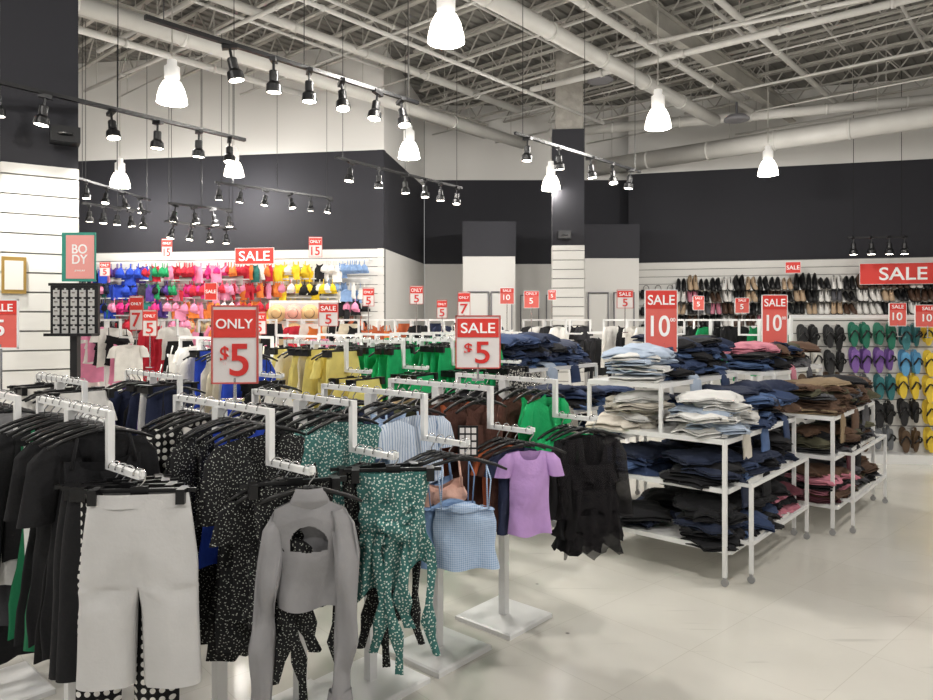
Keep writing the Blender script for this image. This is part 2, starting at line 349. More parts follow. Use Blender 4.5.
# ---------------- garments
def interp(pr,t):
    for (a,x),(b_,y) in zip(pr,pr[1:]):
        if t<=b_: 
            k=(t-a)/(b_-a+1e-9);k=k*k*(3-2*k); return x+(y-x)*k
    return pr[-1][1]
def body(m,z0,Ln,prof,nw=.07,fd=.07,bd=.01,slope=.15,hd=.02,n=24,rows=12,A=.012,seed=0,hole=None,hem=.006,top=1,K=38,skew=0):
    rg=random.Random(seed);ph=rg.random()*6;ph2=rg.random()*6;vs=[]
    for i in range(rows+1):
        t=i/rows;hw=interp(prof,t);h=hd*min(1,.3+t*4) if top else hd
        for j in range(n):
            th=2*PI*j/n;c,s=math.cos(th),math.sin(th)
            x=hw*math.copysign(abs(c)**.85,c);y=h*s
            zt=z0-slope*abs(x)
            if abs(x)<nw: zt-=(fd if s<0 else bd)*math.sqrt(max(0,1-(x/nw)**2))
            zb=z0-Ln+hem*math.sin(x*40+ph)+skew*x
            z=zt+(zb-zt)*t
            y+=A*(.25+t)*math.sin(x*K+ph+1.6*math.sin(t*3+ph2))+.01*noise.noise(Vector((x*9+seed,z*9,s)))
            x+=.012*t*noise.noise(Vector((z*8,seed*3.1,c*2)))
            vs.append((x,y,z))
    fs=[]
    for i in range(rows):
        for j in range(n):
            f=(i*n+j,(i+1)*n+j,(i+1)*n+(j+1)%n,i*n+(j+1)%n)
            if hole:
                c=[sum(vs[q][k] for q in f)/4 for k in range(3)]
                if math.sin(2*PI*(j+.5)/n)<0 and ((c[0]-hole[0])/hole[2])**2+((c[2]-hole[1])/hole[3])**2<1 and c[2]>hole[4]: continue
            fs.append(f)
    m.add(vs,fs)
def tube(m,secs,n=14,seed=0,A=.006,sub=4):
    vs=[];P=[]
    for i in range(len(secs)-1):
        for k in range(sub):
            t=k/sub;P.append([secs[i][q]*(1-t)+secs[i+1][q]*t for q in range(5)])
    P.append(secs[-1])
    for cx,cy,z,hw,hd in P:
        for j in range(n):
            th=2*PI*j/n;x=cx+hw*math.cos(th);y=cy+hd*math.sin(th)
            nz=noise.noise(Vector((x*14,z*7+seed,math.sin(th)*2)));vs.append((x+A*.5*nz,y+A*nz*1.5+A*.8*math.sin(z*14+x*60+seed),z))
    k=len(P);m.add(vs,[(i*n+j,(i+1)*n+j,(i+1)*n+(j+1)%n,i*n+(j+1)%n) for i in range(k-1) for j in range(n)])
def trousers(m,Ln,cr,w0,w1,hem_hw,hd,n,R,seed,gap=.012):
    """one welded surface: a waist tube that divides into two legs"""
    n-=n%4;rg=random.Random(seed);ph=rg.random()*6;rows=R//2;vs=[];fs=[]
    def wr(x,y,z):
        f=min(1,(-z-.06)/.25)
        return (x,y+.008*noise.noise(Vector((x*6+seed,z*5,y*20)))+.005*f*math.sin(x*26+ph+z*5)+.003*math.sin(z*38+abs(x)*30)*math.exp(-((z+.34)/.08)**2),z)
    for i in range(rows+1):
        t=i/rows;hw=w0+(w1-w0)*math.sin(t*PI/2);z=-.07-cr*t
        for j in range(n):
            th=2*PI*j/n;c,s=math.cos(th),math.sin(th)
            x=hw*math.copysign(abs(c)**.8,c);pinch=1-.7*math.exp(-(x/.03)**2)*max(0,t-.6)/.4
            vs.append(wr(x,hd*(.75+.25*min(1,t*3))*math.copysign(abs(s)**.8,s)*pinch,z))
    fs=[(i*n+j,(i+1)*n+j,(i+1)*n+(j+1)%n,i*n+(j+1)%n) for i in range(rows) for j in range(n)]
    last=rows*n;q=n//4;fr,bk=last+3*q,last+q;inner=[]
    for k in(1,2,3):
        t=k/4;a=Vector(vs[bk]);b_=Vector(vs[fr]);p=a.lerp(b_,t);p.z-=.008;inner.append(len(vs));vs.append(tuple(p))
    for sd in(1,-1):
        if sd>0: ring=[last+(3*q+k)%n for k in range(2*q+1)]+inner
        else: ring=[last+q+k for k in range(2*q+1)]+inner[::-1]
        K=len(ring);m_=2*q
        ang=[-PI/2+PI*k/m_ for k in range(m_+1)]+[PI/2+PI*(k)/4 for k in(1,2,3)]
        if sd<0: ang=[PI/2+PI*k/m_ for k in range(m_+1)]+[3*PI/2+PI*k/4 for k in(1,2,3)]
        base=[Vector(vs[i]) for i in ring];prev=ring
        for i in range(1,R+1):
            t=i/R;z=-.07-cr-(Ln-cr)*t;s_=min(1,t*4);s_=s_*s_*(3-2*s_)
            hw=(w1/2-.002)*(1-t)+hem_hw*t;cx=sd*(w1/2+gap*t);cur=[]
            for k in range(K):
                e=Vector((cx+hw*math.copysign(abs(math.cos(ang[k]))**.8,math.cos(ang[k])),hd*math.copysign(abs(math.sin(ang[k]))**.8,math.sin(ang[k])),z))
                b0=base[k].copy();b0.z=z;p=b0.lerp(e,s_);cur.append(len(vs));vs.append(wr(p.x,p.y,p.z))
            fs+=[(prev[k],cur[k],cur[(k+1)%K],prev[(k+1)%K]) for k in range(K)];prev=cur
    m.add(vs,fs)
def gm(kind,seed,hi):
    m=MB();n=56 if hi else 20;R=36 if hi else 11;tn=24 if hi else 10;Z=-.088
    kw=dict(n=n,rows=R,seed=seed)
    if kind=='tee':
        body(m,Z,.42,[(0,.15),(.2,.145),(1,.15)],.06,.06,.01,.2,.02,**kw)
        for s in(-1,1): tube(m,[(s*.135,0,Z-.025,.02,.012),(s*.15,0,Z-.06,.045,.018),(s*.175,0,Z-.16,.05,.02)],tn,seed)
    elif kind=='babytee':
        body(m,Z,.37,[(0,.1),(.2,.088),(.7,.088),(1,.1)],.045,.05,.01,.2,.022,**kw)
        for s in(-1,1): tube(m,[(s*.085,0,Z-.02,.02,.012),(s*.1,0,Z-.05,.036,.02),(s*.122,0,Z-.12,.034,.024)],tn,seed)
    elif kind=='long':
        body(m,Z,.5,[(0,.16),(.2,.15),(1,.16)],.06,.07,.01,.2,.022,**kw)
        for s in(-1,1): tube(m,[(s*.145,0,Z-.03,.02,.012),(s*.165,0,Z-.1,.05,.02),(s*.195,0,Z-.35,.042,.02),(s*.2,-.01,Z-.58,.03,.018)],tn,seed)
    elif kind=='tank':
        body(m,Z,.46,[(0,.105),(.12,.09),(.3,.14),(1,.15)],.07,.1,.04,.1,.018,**kw)
    elif kind=='cami':
        body(m,Z-.165,.24,[(0,.112),(.25,.124),(.6,.12),(1,.137)],.06,-.012,.02,.12,.024,A=.012,hem=.004,**kw)
        body(m,Z-.16,.02,[(0,.112),(1,.118)],.06,-.012,.02,.12,.03,n=n,rows=4,seed=seed,A=.006,K=160)
        for s in(-1,1):
            m.pipe([(s*.085,0,Z-.008),(s*.1,-.02,Z-.06),(s*.09,-.022,Z-.175)],.0028,5);m.pipe([(s*.085,0,Z-.008),(s*.09,.018,Z-.175)],.0028,5)
    elif kind=='ruffle':
        body(m,Z-.1,.27,[(0,.105),(.3,.105),(1,.12)],.05,.02,.01,-.15,.024,A=.014,**kw)
        for zz,w in((Z-.12,.12),(Z-.19,.12),(Z-.35,.13)): body(m,zz,.05,[(0,w-.012),(1,w+.008)],.01,0,0,0,.036,n=n,rows=5,seed=seed+1,A=.014,K=110,top=0)
        for s in(-1,1): m.pipe([(s*.085,0,Z-.008),(s*.09,-.02,Z-.12)],.005,5)
    elif kind=='dress':
        body(m,Z-.08,.68,[(0,.12),(.3,.11),(1,.16)],.08,.04,.01,-.05,.024,A=.022,**kw)
        for s in(-1,1): m.pipe([(s*.08,0,Z),(s*.1,-.01,Z-.1)],.006,5)
    elif kind=='shirtdress':
        body(m,Z,.72,[(0,.15),(.3,.13),(1,.16)],.06,.12,.01,.2,.024,A=.02,hem=.015,**kw)
        for s in(-1,1): tube(m,[(s*.135,0,Z-.03,.02,.012),(s*.15,0,Z-.08,.05,.02),(s*.175,0,Z-.28,.055,.022)],tn,seed)
    elif kind=='skirt':
        body(m,-.066,.38,[(0,.13),(.3,.15),(1,.18)],.01,0,0,0,.022,A=.02,top=0,**kw)
    elif kind=='shorts':
        trousers(m,.585,.28,.148,.174,.086,.034,80 if hi else 28,40 if hi else 14,seed,.012)
        body(m,-.067,.042,[(0,.149),(1,.154)],.01,0,0,0,.031,A=.001,top=0,hem=0,n=n,rows=4,seed=seed)
    elif kind=='pants':
        trousers(m,.82,.27,.14,.155,.062,.032,56 if hi else 24,36 if hi else 14,seed)
    elif kind=='cutout':
        body(m,Z+.006,.36,[(0,.108),(.15,.113),(.5,.11),(1,.1)],.05,.004,.0,.45,.028,n=128,rows=90,seed=seed,hole=(0.0,Z-.155,.06,.062,Z-.17),A=.013,hem=.006,K=34)
        tube(m,[(0,-.004,Z+.022,.042,.02),(.002,-.006,Z+.008,.048,.024),(.002,-.004,Z-.014,.06,.03),(0,0,Z-.04,.066,.022)],tn,seed,.004)
        for s,ex in((-1,.03),(1,-.05)):
            tube(m,[(s*.088,0,Z-.05,.02,.015),(s*.105,0,Z-.1,.034,.026),(s*.118,-.012,Z-.2,.037,.032),(s*.124-.008,-.02,Z-.33,.031,.026),(s*.13-.014,-.028,Z-.46,.036,.028),(s*.124-.02,-.02,Z-.58-ex*.5,.029,.022),(s*.122-.026,-.026,Z-.7-ex,.033,.022)],tn,seed+s*3,.016,10)
            tube(m,[(s*.122-.025,-.026,Z-.66-ex,.036,.026),(s*.122-.026,-.026,Z-.705-ex,.04,.027)],tn,seed+s*3,.008,3)
    elif kind=='tieskirt':
        body(m,-.066,.38,[(0,.125),(.12,.127),(.45,.108),(.6,.115),(1,.145)],.01,0,0,0,.03,A=.02,K=75,top=0,hem=.022,skew=.55,**kw)
        for zz,w in((-.17,.113),(-.21,.109),(-.25,.113)): body(m,zz,.05,[(0,w-.006),(.5,w+.006),(1,w-.006)],.01,0,0,0,.036,n=n,rows=8,seed=seed+5,A=.009,K=36,top=0,hem=.008,skew=.4)
        tube(m,[(-.03,-.04,-.22,.02,.012),(-.02,-.052,-.235,.04,.026),(.0,-.056,-.26,.046,.03),(.02,-.05,-.285,.034,.024),(.03,-.04,-.3,.016,.012)],tn,seed,.014,5)
        for cx,l,w,sg in((-.04,.68,.015,1),(.0,.76,.012,-1),(.035,.6,.017,1),(.1,.7,.012,-1)):
            secs=[(cx,-.04,-.27,.014,.01)]
            for k in range(1,8):
                t=k/7;zz=-.27-(l-.27)*t;secs.append((cx+sg*.022*math.sin(t*5+cx*40)+cx*.6*t,-.045+.01*math.sin(t*9),zz,w*(1+.5*math.sin(t*7+cx*90)**2)*(1 if k!=5 else 1.5),.006 if k!=5 else .014))
            tube(m,secs,12,seed+cx*50,.007,4)
    elif kind=='sheer':
        body(m,Z,.5,[(0,.13),(.2,.12),(1,.14)],.06,.16,.01,.2,.026,A=.024,K=75,hem=.02,**kw)
        for zz,w in((Z-.14,.13),(Z-.26,.132),(Z-.38,.14),(Z-.47,.145)): body(m,zz,.1,[(0,w-.012),(1,w+.012)],.01,0,0,0,.04,n=n,rows=6,seed=seed+int(w*1e3),A=.016,K=95,top=0,hem=.022)
        for s in(-1,1): tube(m,[(s*.12,0,Z-.03,.02,.012),(s*.14,0,Z-.1,.042,.026),(s*.15,0,Z-.3,.045,.03),(s*.155,0,Z-.4,.05,.034)],tn,seed,.018,6)
    elif kind=='bra':
        for s in(-1,1):
            tube(m,[(s*.06,-.01,-.07,.012,.01),(s*.065,-.02,-.11,.05,.03),(s*.065,-.02,-.16,.06,.035),(s*.06,0,-.2,.04,.01)],10,seed,.002)
            m.pipe([(s*.06,0,-.01),(s*.06,0,-.08)],.006,5)
        tube(m,[(0,0,-.16,.13,.012),(0,0,-.2,.13,.012)],12,seed,.003)
    return m
KN={'tee':('t_shirt','t-shirt'),'babytee':('t_shirt','t-shirt'),'long':('long_sleeve_top','top'),'tank':('tank_top','tank top'),'cami':('camisole','camisole'),'ruffle':('ruffled_camisole','camisole'),'dress':('dress','dress'),
'shirtdress':('dress','dress'),'skirt':('skirt','skirt'),'shorts':('shorts','shorts'),'pants':('trousers','trousers'),'cutout':('cutout_top','top'),'tieskirt':('tie_front_skirt','skirt'),'sheer':('sheer_blouse','blouse'),'bra':('bra','bra')}
GC={}
def garment(kind,mt,loc,rz,label,group=None,hi=False,seed=None,sc=1):
    seed=seed if seed is not None else random.randint(0,2)
    key=(kind,seed,hi)
    if key not in GC: GC[key]=gm(kind,seed,hi).mesh(kind,[mt],True)
    o=link(KN[kind][0],GC[key],None,loc,rz,label=label,category=KN[kind][1])
    setmat(o,mt)
    if sc!=1:o.scale=(sc,sc,sc)
    if group:o['group']=group
    return o
NH=[0]
def hang(kind,mt,lab,loc,rz,hanger=True,hi=False,seed=None,group=None,sc=1):
    clip=kind in('shorts','pants','skirt','tieskirt')
    if hanger and NH[0]<296:
        place('hc' if clip else 'ht',hang_clip if clip else hang_top,loc,rz,group='hangers on the clothing racks');NH[0]+=1
    return garment(kind,mt,loc,rz,lab,group,hi,seed,sc)
c=cloth
F={'black':c('cloth_black','#151518'),'char':c('cloth_charcoal','#2c2c31'),'grey':c('cloth_grey','#8f8f90'),'greyt':c('cloth_grey_top','#8f8e90',var=.06,bump=.12),'lgrey':c('cloth_light_grey','#c9c8c6'),
'white':c('cloth_white','#e6e3dd'),'heather':c('cloth_heather','#cccbca',var=.07,bump=.12),'cream':c('cloth_cream','#e0d6bd'),'beige':c('cloth_beige','#c4ab88'),'yellow':c('cloth_yellow','#e2d27a'),
'green':c('cloth_green','#0fa35f'),'kelly':c('cloth_kelly','#1c8f58'),'teal':c('cloth_teal','#2a6f68'),'blue':c('cloth_blue','#2547b8'),'lblue':c('cloth_light_blue','#7f9cc4'),'navy':c('cloth_navy','#1d2540'),
'brown':c('cloth_brown','#4b2c22'),'olive':c('cloth_olive','#4d4f38'),'rust':c('cloth_rust','#b05a35'),'red':c('cloth_red','#c3283a'),'pink':c('cloth_pink','#e58fb0'),'peach':c('cloth_peach','#e0b3a2'),'hot':c('cloth_hot_pink','#d8317f'),
'orange':c('cloth_orange','#e8813b'),'lav':c('cloth_lavender','#bd97d0'),'purple':c('cloth_purple','#4c3380'),'bright':c('cloth_bright_yellow','#f0c92e'),'sheerb':c('cloth_sheer_black','#141114',alpha=.78),
'bfl':c('cloth_black_floral','#101013','#b9bdb3','floral',95,.17),'tfl':c('cloth_teal_floral','#3b6f6b','#dfe6de','floral',85,.25),'pol':c('cloth_polka','#111114','#e9e7e2','dots',36,.32),
'gin':c('cloth_gingham','#c6d6ea','#8eaad0','gingham',120),'str':c('cloth_stripe','#d3dce8','#8fa6c6','stripe',75,.3),'gsw':c('cloth_green_stripe','#0f6a44','#f0f0ec','stripe',9,.14),'bst':c('cloth_black_stripe','#141416','#e8e6e0','stripe',9,.12),'pp':c('cloth_pattern','#202024','#b9b6ae','floral',45,.35)}
NMZ={'black':'black','char':'charcoal','grey':'grey','greyt':'grey','lgrey':'light grey','white':'white','heather':'heather light grey','cream':'cream','beige':'beige','yellow':'pale yellow','green':'bright green','kelly':'green','teal':'teal','blue':'royal blue','lblue':'light blue','navy':'navy','brown':'dark brown','olive':'olive','rust':'rust','red':'red','pink':'pink','peach':'peach','hot':'hot pink','orange':'orange','lav':'lavender','purple':'purple','bright':'bright yellow','bfl':'black floral-print','tfl':'teal floral-print','pol':'black polka-dot','gin':'blue gingham','str':'pale blue striped','gsw':'green striped','bst':'black and white striped','pp':'black and white patterned','sheerb':'sheer black'}
def lab(k,cn,tail='hanging on a white rack'): return '%s %s %s'%(NMZ[cn],KN[k][1],tail)
RZ=math.atan2(.75,.66) # faces U
FR=[
 ((-1.42,2.52),[('shorts','heather',.12),('pants','pol',.14),('shorts','black',.45),('shorts','black',.6)],['dress:black','shirtdress:black','dress:bst','shirtdress:black','dress:gsw','dress:black','dress:gsw','long:black','dress:char'],['dress:black','tee:black']),
 ((-.91,2.58),[('cutout','greyt',.15),('tieskirt','bfl',.45),('cami','bfl',.7),('tee','bfl',.8)],['shirtdress:bfl','dress:bfl','tank:blue','dress:bfl','shirtdress:bfl','tank:white','tank:bfl','tee:pol','tee:black'],['tee:black','tee:blue']),
 ((-.67,2.82),[('tieskirt','tfl',.15),('tieskirt','bfl',.4),('cami','bfl',.75),('tee','tfl',.8)],['tee:tfl','tee:tfl','tank:pol','tank:bfl','tee:black','tee:black','long:black','tee:pol'],['tee:black','tee:char']),
 ((-.42,3.07),[('cami','gin',.05),('cami','lblue',.5),('ruffle','peach',.65),('ruffle','lblue',.8)],['tee:str','ruffle:gin','tank:gin','tank:navy','tee:char','tee:black','tee:tfl','tee:black'],['tee:black','tee:olive']),
 ((-.14,3.38),[('babytee','lav',.2),('babytee','navy',.62),('babytee','brown',.7),('babytee','rust',.8)],['tank:brown','tee:brown','tank:rust','tee:brown','tank:black','tee:olive','tee:beige','tee:black'],['tee:olive','tee:black']),
 ((.20,3.75),[('sheer','sheerb',.3),('sheer','black',.55),('tee','green',.75),('tee','green',.8)],['tee:green','tank:green','tee:brown','tank:brown','tee:black','long:black','tee:char','tee:black'],['tee:black','tee:green'])]
hpos=[.55,.48,.43,.38]
for ri,((x,y),fr,up,le) in enumerate(FR):
    place('rackF',rack(1.29),(x,y,0),RU,group='clothing racks on the sales floor')
    gp='clothes hanging on the stepped racks'
    for i,(k,cn,f) in enumerate(fr):
        p=Vector((x,y,1.135))+U*(hpos[i]-(.01 if i else 0)); hang(k,F[cn],lab(k,cn),p,RZ*f+random.uniform(-.03,.03),hi=(i<2),seed=i,group=gp)
    for i,t in enumerate(up):
        k,cn=t.split(':');p=Vector((x,y,1.305))+U*(.28-.56*i/(len(up)-1)); 
        if abs((p.xy-Vector((x,y))).length)<.02: p=p+U*.03
        hang(k,F[cn],lab(k,cn),p,RZ*.95+random.uniform(-.08,.08),group=gp,hi=(ri<2 and i<4))
    for i,t in enumerate(le):
        k,cn=t.split(':');p=Vector((x,y,1.135))-U*(.4+.1*i); hang(k,F[cn],lab(k,cn),p,RZ+random.uniform(-.08,.08)+PI,group=gp)
r2c=[['black','char','white','navy'],['black','navy','purple','lgrey'],['cream','black','white','blue'],['yellow','yellow','cream'],['green','green','green'],['green','green','kelly'],['green','black','pp']]
def fillrack(x,y,z,cols,n,kinds,hanger,grp,keyz,f=.85):
    place('rack%s'%keyz,rack(z),(x,y,0),RU,group='clothing racks on the sales floor')
    for i in range(n):
        s=.52-1.04*i/(n-1);zz=z+.015 if abs(s)<.33 else z-.155
        cn=random.choice(cols);k=random.choice(kinds);p=Vector((x,y,zz))+U*s
        hang(k,F[cn],lab(k,cn),p,RZ*f+random.uniform(-.12,.12)+(0 if s>0 else PI),hanger,group=grp,sc=random.uniform(.85,1.0))
KT=['tee','tank','long','tank','cami','dress','skirt','pants']
fillrack(-2.02,2.98,1.29,['grey','grey','black','lgrey'],12,['long','tee','long'],True,'clothes hanging on the second row of racks','F')
for i in range(0,7):
    x=-2.12+.33*i+(.12 if i>2 else 0);y=3.65+.335*i
    hi_=i>=2
    kk=KT if i<3 else (['tee','long','tank','skirt'] if i<4 else ['pants','pants','tank','skirt'])
    fillrack(x,y,1.45 if hi_ else 1.29,r2c[i],15,kk,True,'clothes hanging on the second row of racks','H' if hi_ else 'F',1.15)
r3=[0,0,['white','lgrey','black'],['cream','pink','black'],['black','white','red'],['pink','black'],['olive','black'],['green','kelly'],['black','green'],['pp','white'],['black','pp']]
for i in range(2,11):
    x=-2.9+.33*i;y=5.2+.335*i
    fillrack(x,y,1.45,r3[i],11,['tee','tank','long','dress','skirt','ruffle'],False,'clothes hanging on the third row of racks','H',1.1)
r4=[['white','pink','black'],['red','black','white'],['pink','hot','orange','black'],['beige','black','hot'],['red','orange','white'],['white','cream','black'],['orange','rust','olive'],['black','char','rust'],['navy','white'],['black','pp']]
for i in range(0,10):
    x=-3.7+.42*i;y=7.2+.36*i
    fillrack(x,y,1.6,r4[i],9,['tee','tank','dress','long','skirt','ruffle'],False,'clothes hanging on the rear racks','K')
for (x,y,cs) in((2.0,8.7,['black','white']),(2.9,8.3,['black','green']),(3.6,8.6,['green','kelly','black']),(1.5,10.1,['black','char']),(2.9,9.9,['white','black','beige']),(.3,11.4,['black','navy']),(1.0,9.0,['white','black'])):
    fillrack(x,y,1.6,cs,8,['tee','tank','long'],False,'clothes hanging on the rear racks','K')
# ---------------- wall-hung colourful rows
wd=(Vector((-1.38,11.7,0))-Vector((-9.9,13.0,0)));wl=wd.length;wd.normalize();wrz=math.atan2(wd.y,wd.x);wn=Vector((wd.y,-wd.x,0))
def wallrail(s0,s1,z):
    a=Vector((-9.9,13,0))+wd*s0+wn*.16;b_=Vector((-9.9,13,0))+wd*s1+wn*.16;m=MB();m.bar((a.x,a.y,z),(b_.x,b_.y,z),.02)
    for t in(0,.33,.66,1): p=a.lerp(b_,t);q=p-wn*.165;m.bar((p.x,p.y,z),(q.x,q.y,z),.015)
    link('wall_rail',m.mesh('wr',[WHITE]),label='white hanging rail on slatwall',category='wall rail',group='wall rails')
def wcol(s,row):
    t=(s-2.2)/6.0
    if row==0: L_=['black','black','navy','blue','blue','purple','kelly','red','hot','pink','red','orange','bright','bright','white','lblue']
    elif row==1: L_=['black','white','black','blue','hot','hot','purple','pink','orange','pink','orange','red','bright','yellow','olive','black']
    else: L_=['black','pink','white','black','red','red','black','pink','beige','orange','red','beige','black','black','white','rust']
    if random.random()<.2: return random.choice(['black','white','pink','char','teal'])
    return L_[max(0,min(15,int(t*16+random.uniform(-1.1,1.1))))]
for row,z in enumerate((2.6,2.29,1.98,1.68)):
    wallrail(1.9,8.4,z); s=3.0
    while s<8.35:
        cn=wcol(s,min(row//2+(row>2),2));k=random.choice(['bra','cami','tank','tank','bra']);p=Vector((-9.9,13,0))+wd*s+wn*random.uniform(.12,.22)
        garment(k,F[cn],(p.x,p.y,z-.0),wrz+random.uniform(-.8,.4),lab(k,cn,'hanging on the slatwall rail'),'garments on the wall rails',seed=0,sc={'bra':1.3,'cami':.78,'tank':.62}[k]*random.uniform(.88,1.08)); s+=.08
# ---------------- gondolas
def gondola(w,h,lb):
    r=link('gondola',None,category='gondola',label=lb)
    m=MB();m.box((0,0,h/2+.05),(w,.04,h-.1),0);slats(m,(-w/2,-.02,0),(w/2,-.02,0),.1,h);slats(m,(w/2,.02,0),(-w/2,.02,0),.1,h);link('slat_panel',m.mesh('gp',[GROOVE,SLAT]),r)
    m=MB();m.box((0,0,.05),(w,.5,.1));m.box((0,0,h+.02),(w+.04,.06,.04))
    for s in(-1,1): m.box((s*(w/2+.01),0,h/2),(.03,.06,h))
    link('frame',m.mesh('gf',[WHITE]),r);return r
g=gondola(1.0,1.86,'white slatwall gondola with straw hats');g.location=(-2.5,10.75,0)
STR=mat('straw','#cda878',.9,bump=.8,bscale=120); STR2=mat('straw_pink','#d79a8a',.9,bump=.8,bscale=120)
def hat():
    m=MB();m.lathe([(0,.09),(.04,.09),(.065,.075),(.075,.02),(.085,.005),(.14,-.005),(.14,-.01),(.075,0)],24,0);o=link('straw_hat',m.mesh('hat',[STR],True),category='hat',label='woven straw sun hat hung on slatwall',group='hats on the gondola')
    m=MB();m.lathe([(.075,.03),(.08,.025),(.08,.005),(.077,0)],24);link('hat_band',m.mesh('band',[BLK]),o);return o
for i in range(4):
    for j in range(2):
        o=place('hat',hat,(-2.88+i*.25,10.62,1.7-.28*j),0,PI/2*.9)
        if (i+j)%2: setmat(o,STR2)
# ---------------- text and signs
TC={}
def text(s,w,h,mt,bold=.012):
    key=(s,mt.name)
    if key not in TC:
        cu=bpy.data.curves.new('t','FONT');cu.body=s;cu.align_x='CENTER';cu.align_y='CENTER';cu.offset=bold;cu.extrude=.004;cu.space_line=.8
        o=bpy.data.objects.new('t',cu);COL.objects.link(o);bpy.context.view_layer.update()
        me=bpy.data.meshes.new_from_object(o.evaluated_get(bpy.context.evaluated_depsgraph_get()));bpy.data.objects.remove(o)
        xs=[v.co.x for v in me.vertices];ys=[v.co.y for v in me.vertices]
        cx,cy,W,H=(min(xs)+max(xs))/2,(min(ys)+max(ys))/2,max(xs)-min(xs),max(ys)-min(ys)
        for v in me.vertices:
            x,y,z=v.co;v.co=((x-cx)/W,-z*.3,(y-cy)/H)
        me.materials.clear();me.materials.append(mt);TC[key]=(me,W/H)
    me,ar=TC[key]; return me,min(w,h*ar*1.15),h if h*ar<=w*1.3 else w/ar
def letter(r,s,x,z,w,h,mt,y=-.008,bold=.012):
    me,W,H=text(s,w,h,mt,bold);o=link('lettering',me,r,(x,y,z));o.scale=(W,1,H);return o
def sign(x,y,z,w,h,head,bodyt,style='A',pole=.3,rz=0,lb=None,small=None):
    r=link('price_sign',None,None,(x,y,z-pole),rz,category='sign',label=lb or ('sale sign reading %s %s in a holder'%(head,bodyt)).replace('\n',' '))
    if pole>0:
        m=MB();m.pipe([(0,0,0),(0,0,pole+.02)],.006,8);m.box((0,0,.005),(.06,.05,.01));link('pole',m.mesh('pole',[CHR]),r)
    zc=pole+h/2
    m=MB();m.box((0,0,zc),(w,.008,h));t=.006
    for s in(-1,1): m.box((s*w/2,0,zc),(t,.014,h+t),1);m.box((0,0,zc+s*h/2),(w+t,.014,t),1)
    link('sign_card',m.mesh('card',[{'A':PAPER,'B':SALM,'R':RED}[style],WHITE if style!='A' else mat('frame_red','#c05550',.4)]),r)
    if style=='A':
        m=MB();m.box((0,-.0055,pole+h*.77),(w*.94,.003,h*.36));link('header_panel',m.mesh('hd',[RED]),r)
        letter(r,head,0,pole+h*.77,w*.82,h*.2,TXW)
        if bodyt.startswith('$'): letter(r,'$',-w*.22,pole+h*.36,w*.2,h*.24,TXR);letter(r,bodyt[1:],w*.1,pole+h*.3,w*.42,h*.42,TXR)
        else: letter(r,bodyt,0,pole+h*.3,w*.66,h*.42,TXR)
    elif style=='B':
        m=MB();m.box((0,-.0055,pole+h*.84),(w*.97,.003,h*.28));link('header_panel',m.mesh('hd',[RED]),r)
        letter(r,head,0,pole+h*.84,w*.84,h*.16,TXW); letter(r,bodyt,-.03*w,pole+h*.42,w*.6,h*.34,TXW)
        if small: letter(r,small,w*.36,pole+h*.52,w*.16,h*.1,TXW)
    elif style=='R': letter(r,head,0,zc,w*.86,h*.62,TXW)
    return r
def ps(px0,px1,py0,py1,d,head,bt,style='A',pole=.3,rz=0,**k):
    x=((px0+px1)/2-466.5)*d/700; sign(x,d,1.6-(py1-320)*d/700,(px1-px0)*d/700,(py1-py0)*d/700,head,bt,style,pole,rz,**k)
ps(213,257,306,383,2.66,'ONLY','$5','A',.07,.1)
ps(456,500,316,368,3.36,'SALE','$5','A',.06,0)
ps(645,677,290,352,4.95,'SALE','10','B',.22,0,small='00')
ps(762,787,295,343,6.0,'SALE','10','B',.25,0,small='00')
ps(-16,18,300,348,3.9,'SALE','5','B',.28)
ps(130,143,296,330,7.2,'ONLY','7','A',.3); ps(143,157,310,336,6.6,'ONLY','5','A',.3)
ps(458,470,292,316,7.6,'ONLY','7','A',.3); ps(500,514,288,304,9,'SALE','10','B',.35); ps(524,539,291,308,8.5,'ONLY','5','B',.35)
ps(319,338,303,326,7.9,'SALE','5','A',.25); ps(617,633,290,308,8.4,'SALE','5','A',.3); ps(252,266,312,334,6.2,'ONLY','5','A',.2)
ps(735,749,298,313,9.0,'SALE','5','B',.4); ps(889,906,303,326,7.7,'SALE','10','B',.12); ps(915,940,305,327,7.6,'SALE','10','B',.12)
ps(410,423,286,304,9.3,'ONLY','5','A',.4); ps(363,374,288,306,9.0,'ONLY','5','A',.4); ps(693,704,296,310,9.6,'SALE','5','B',.4);ps(437,447,300,318,8.2,'ONLY','5','A',.3)
ps(309,322,237,257,11.4,'ONLY','15','A',0);ps(162,172,239,258,11.9,'ONLY','15','A',0);ps(234,275,248,264,11.6,'SALE','','R',0,rz=wrz);ps(100,110,262,276,11.9,'ONLY','5','A',0)
rw=math.atan2(-1.7,6.5)
ps(864,942,263,284,13.05,'SALE','','R',0,rz=rw);ps(786,800,262,273,13.4,'SALE','','R',0,rz=rw)
ps(205,217,283,300,11.3,'SALE','5','R',0);ps(548,556,290,300,9,'SALE','5','B',.4)
r=link('size_card',None,None,((468-466.5)*2.95/700,2.95,1.03),category='sign',label='small black size chart card with white squares')
m=MB();m.box((0,0,.06),(.085,.006,.13));link('card',m.mesh('sc',[BLK]),r)
m=MB();m.box((0,0,0),(.019,.003,.022));SQ=m.mesh('sq',[PAPER])
for i in range(3):
    for j in range(4): link('size_square',SQ,r,(-.025+i*.025,-.004,.015+j*.03))
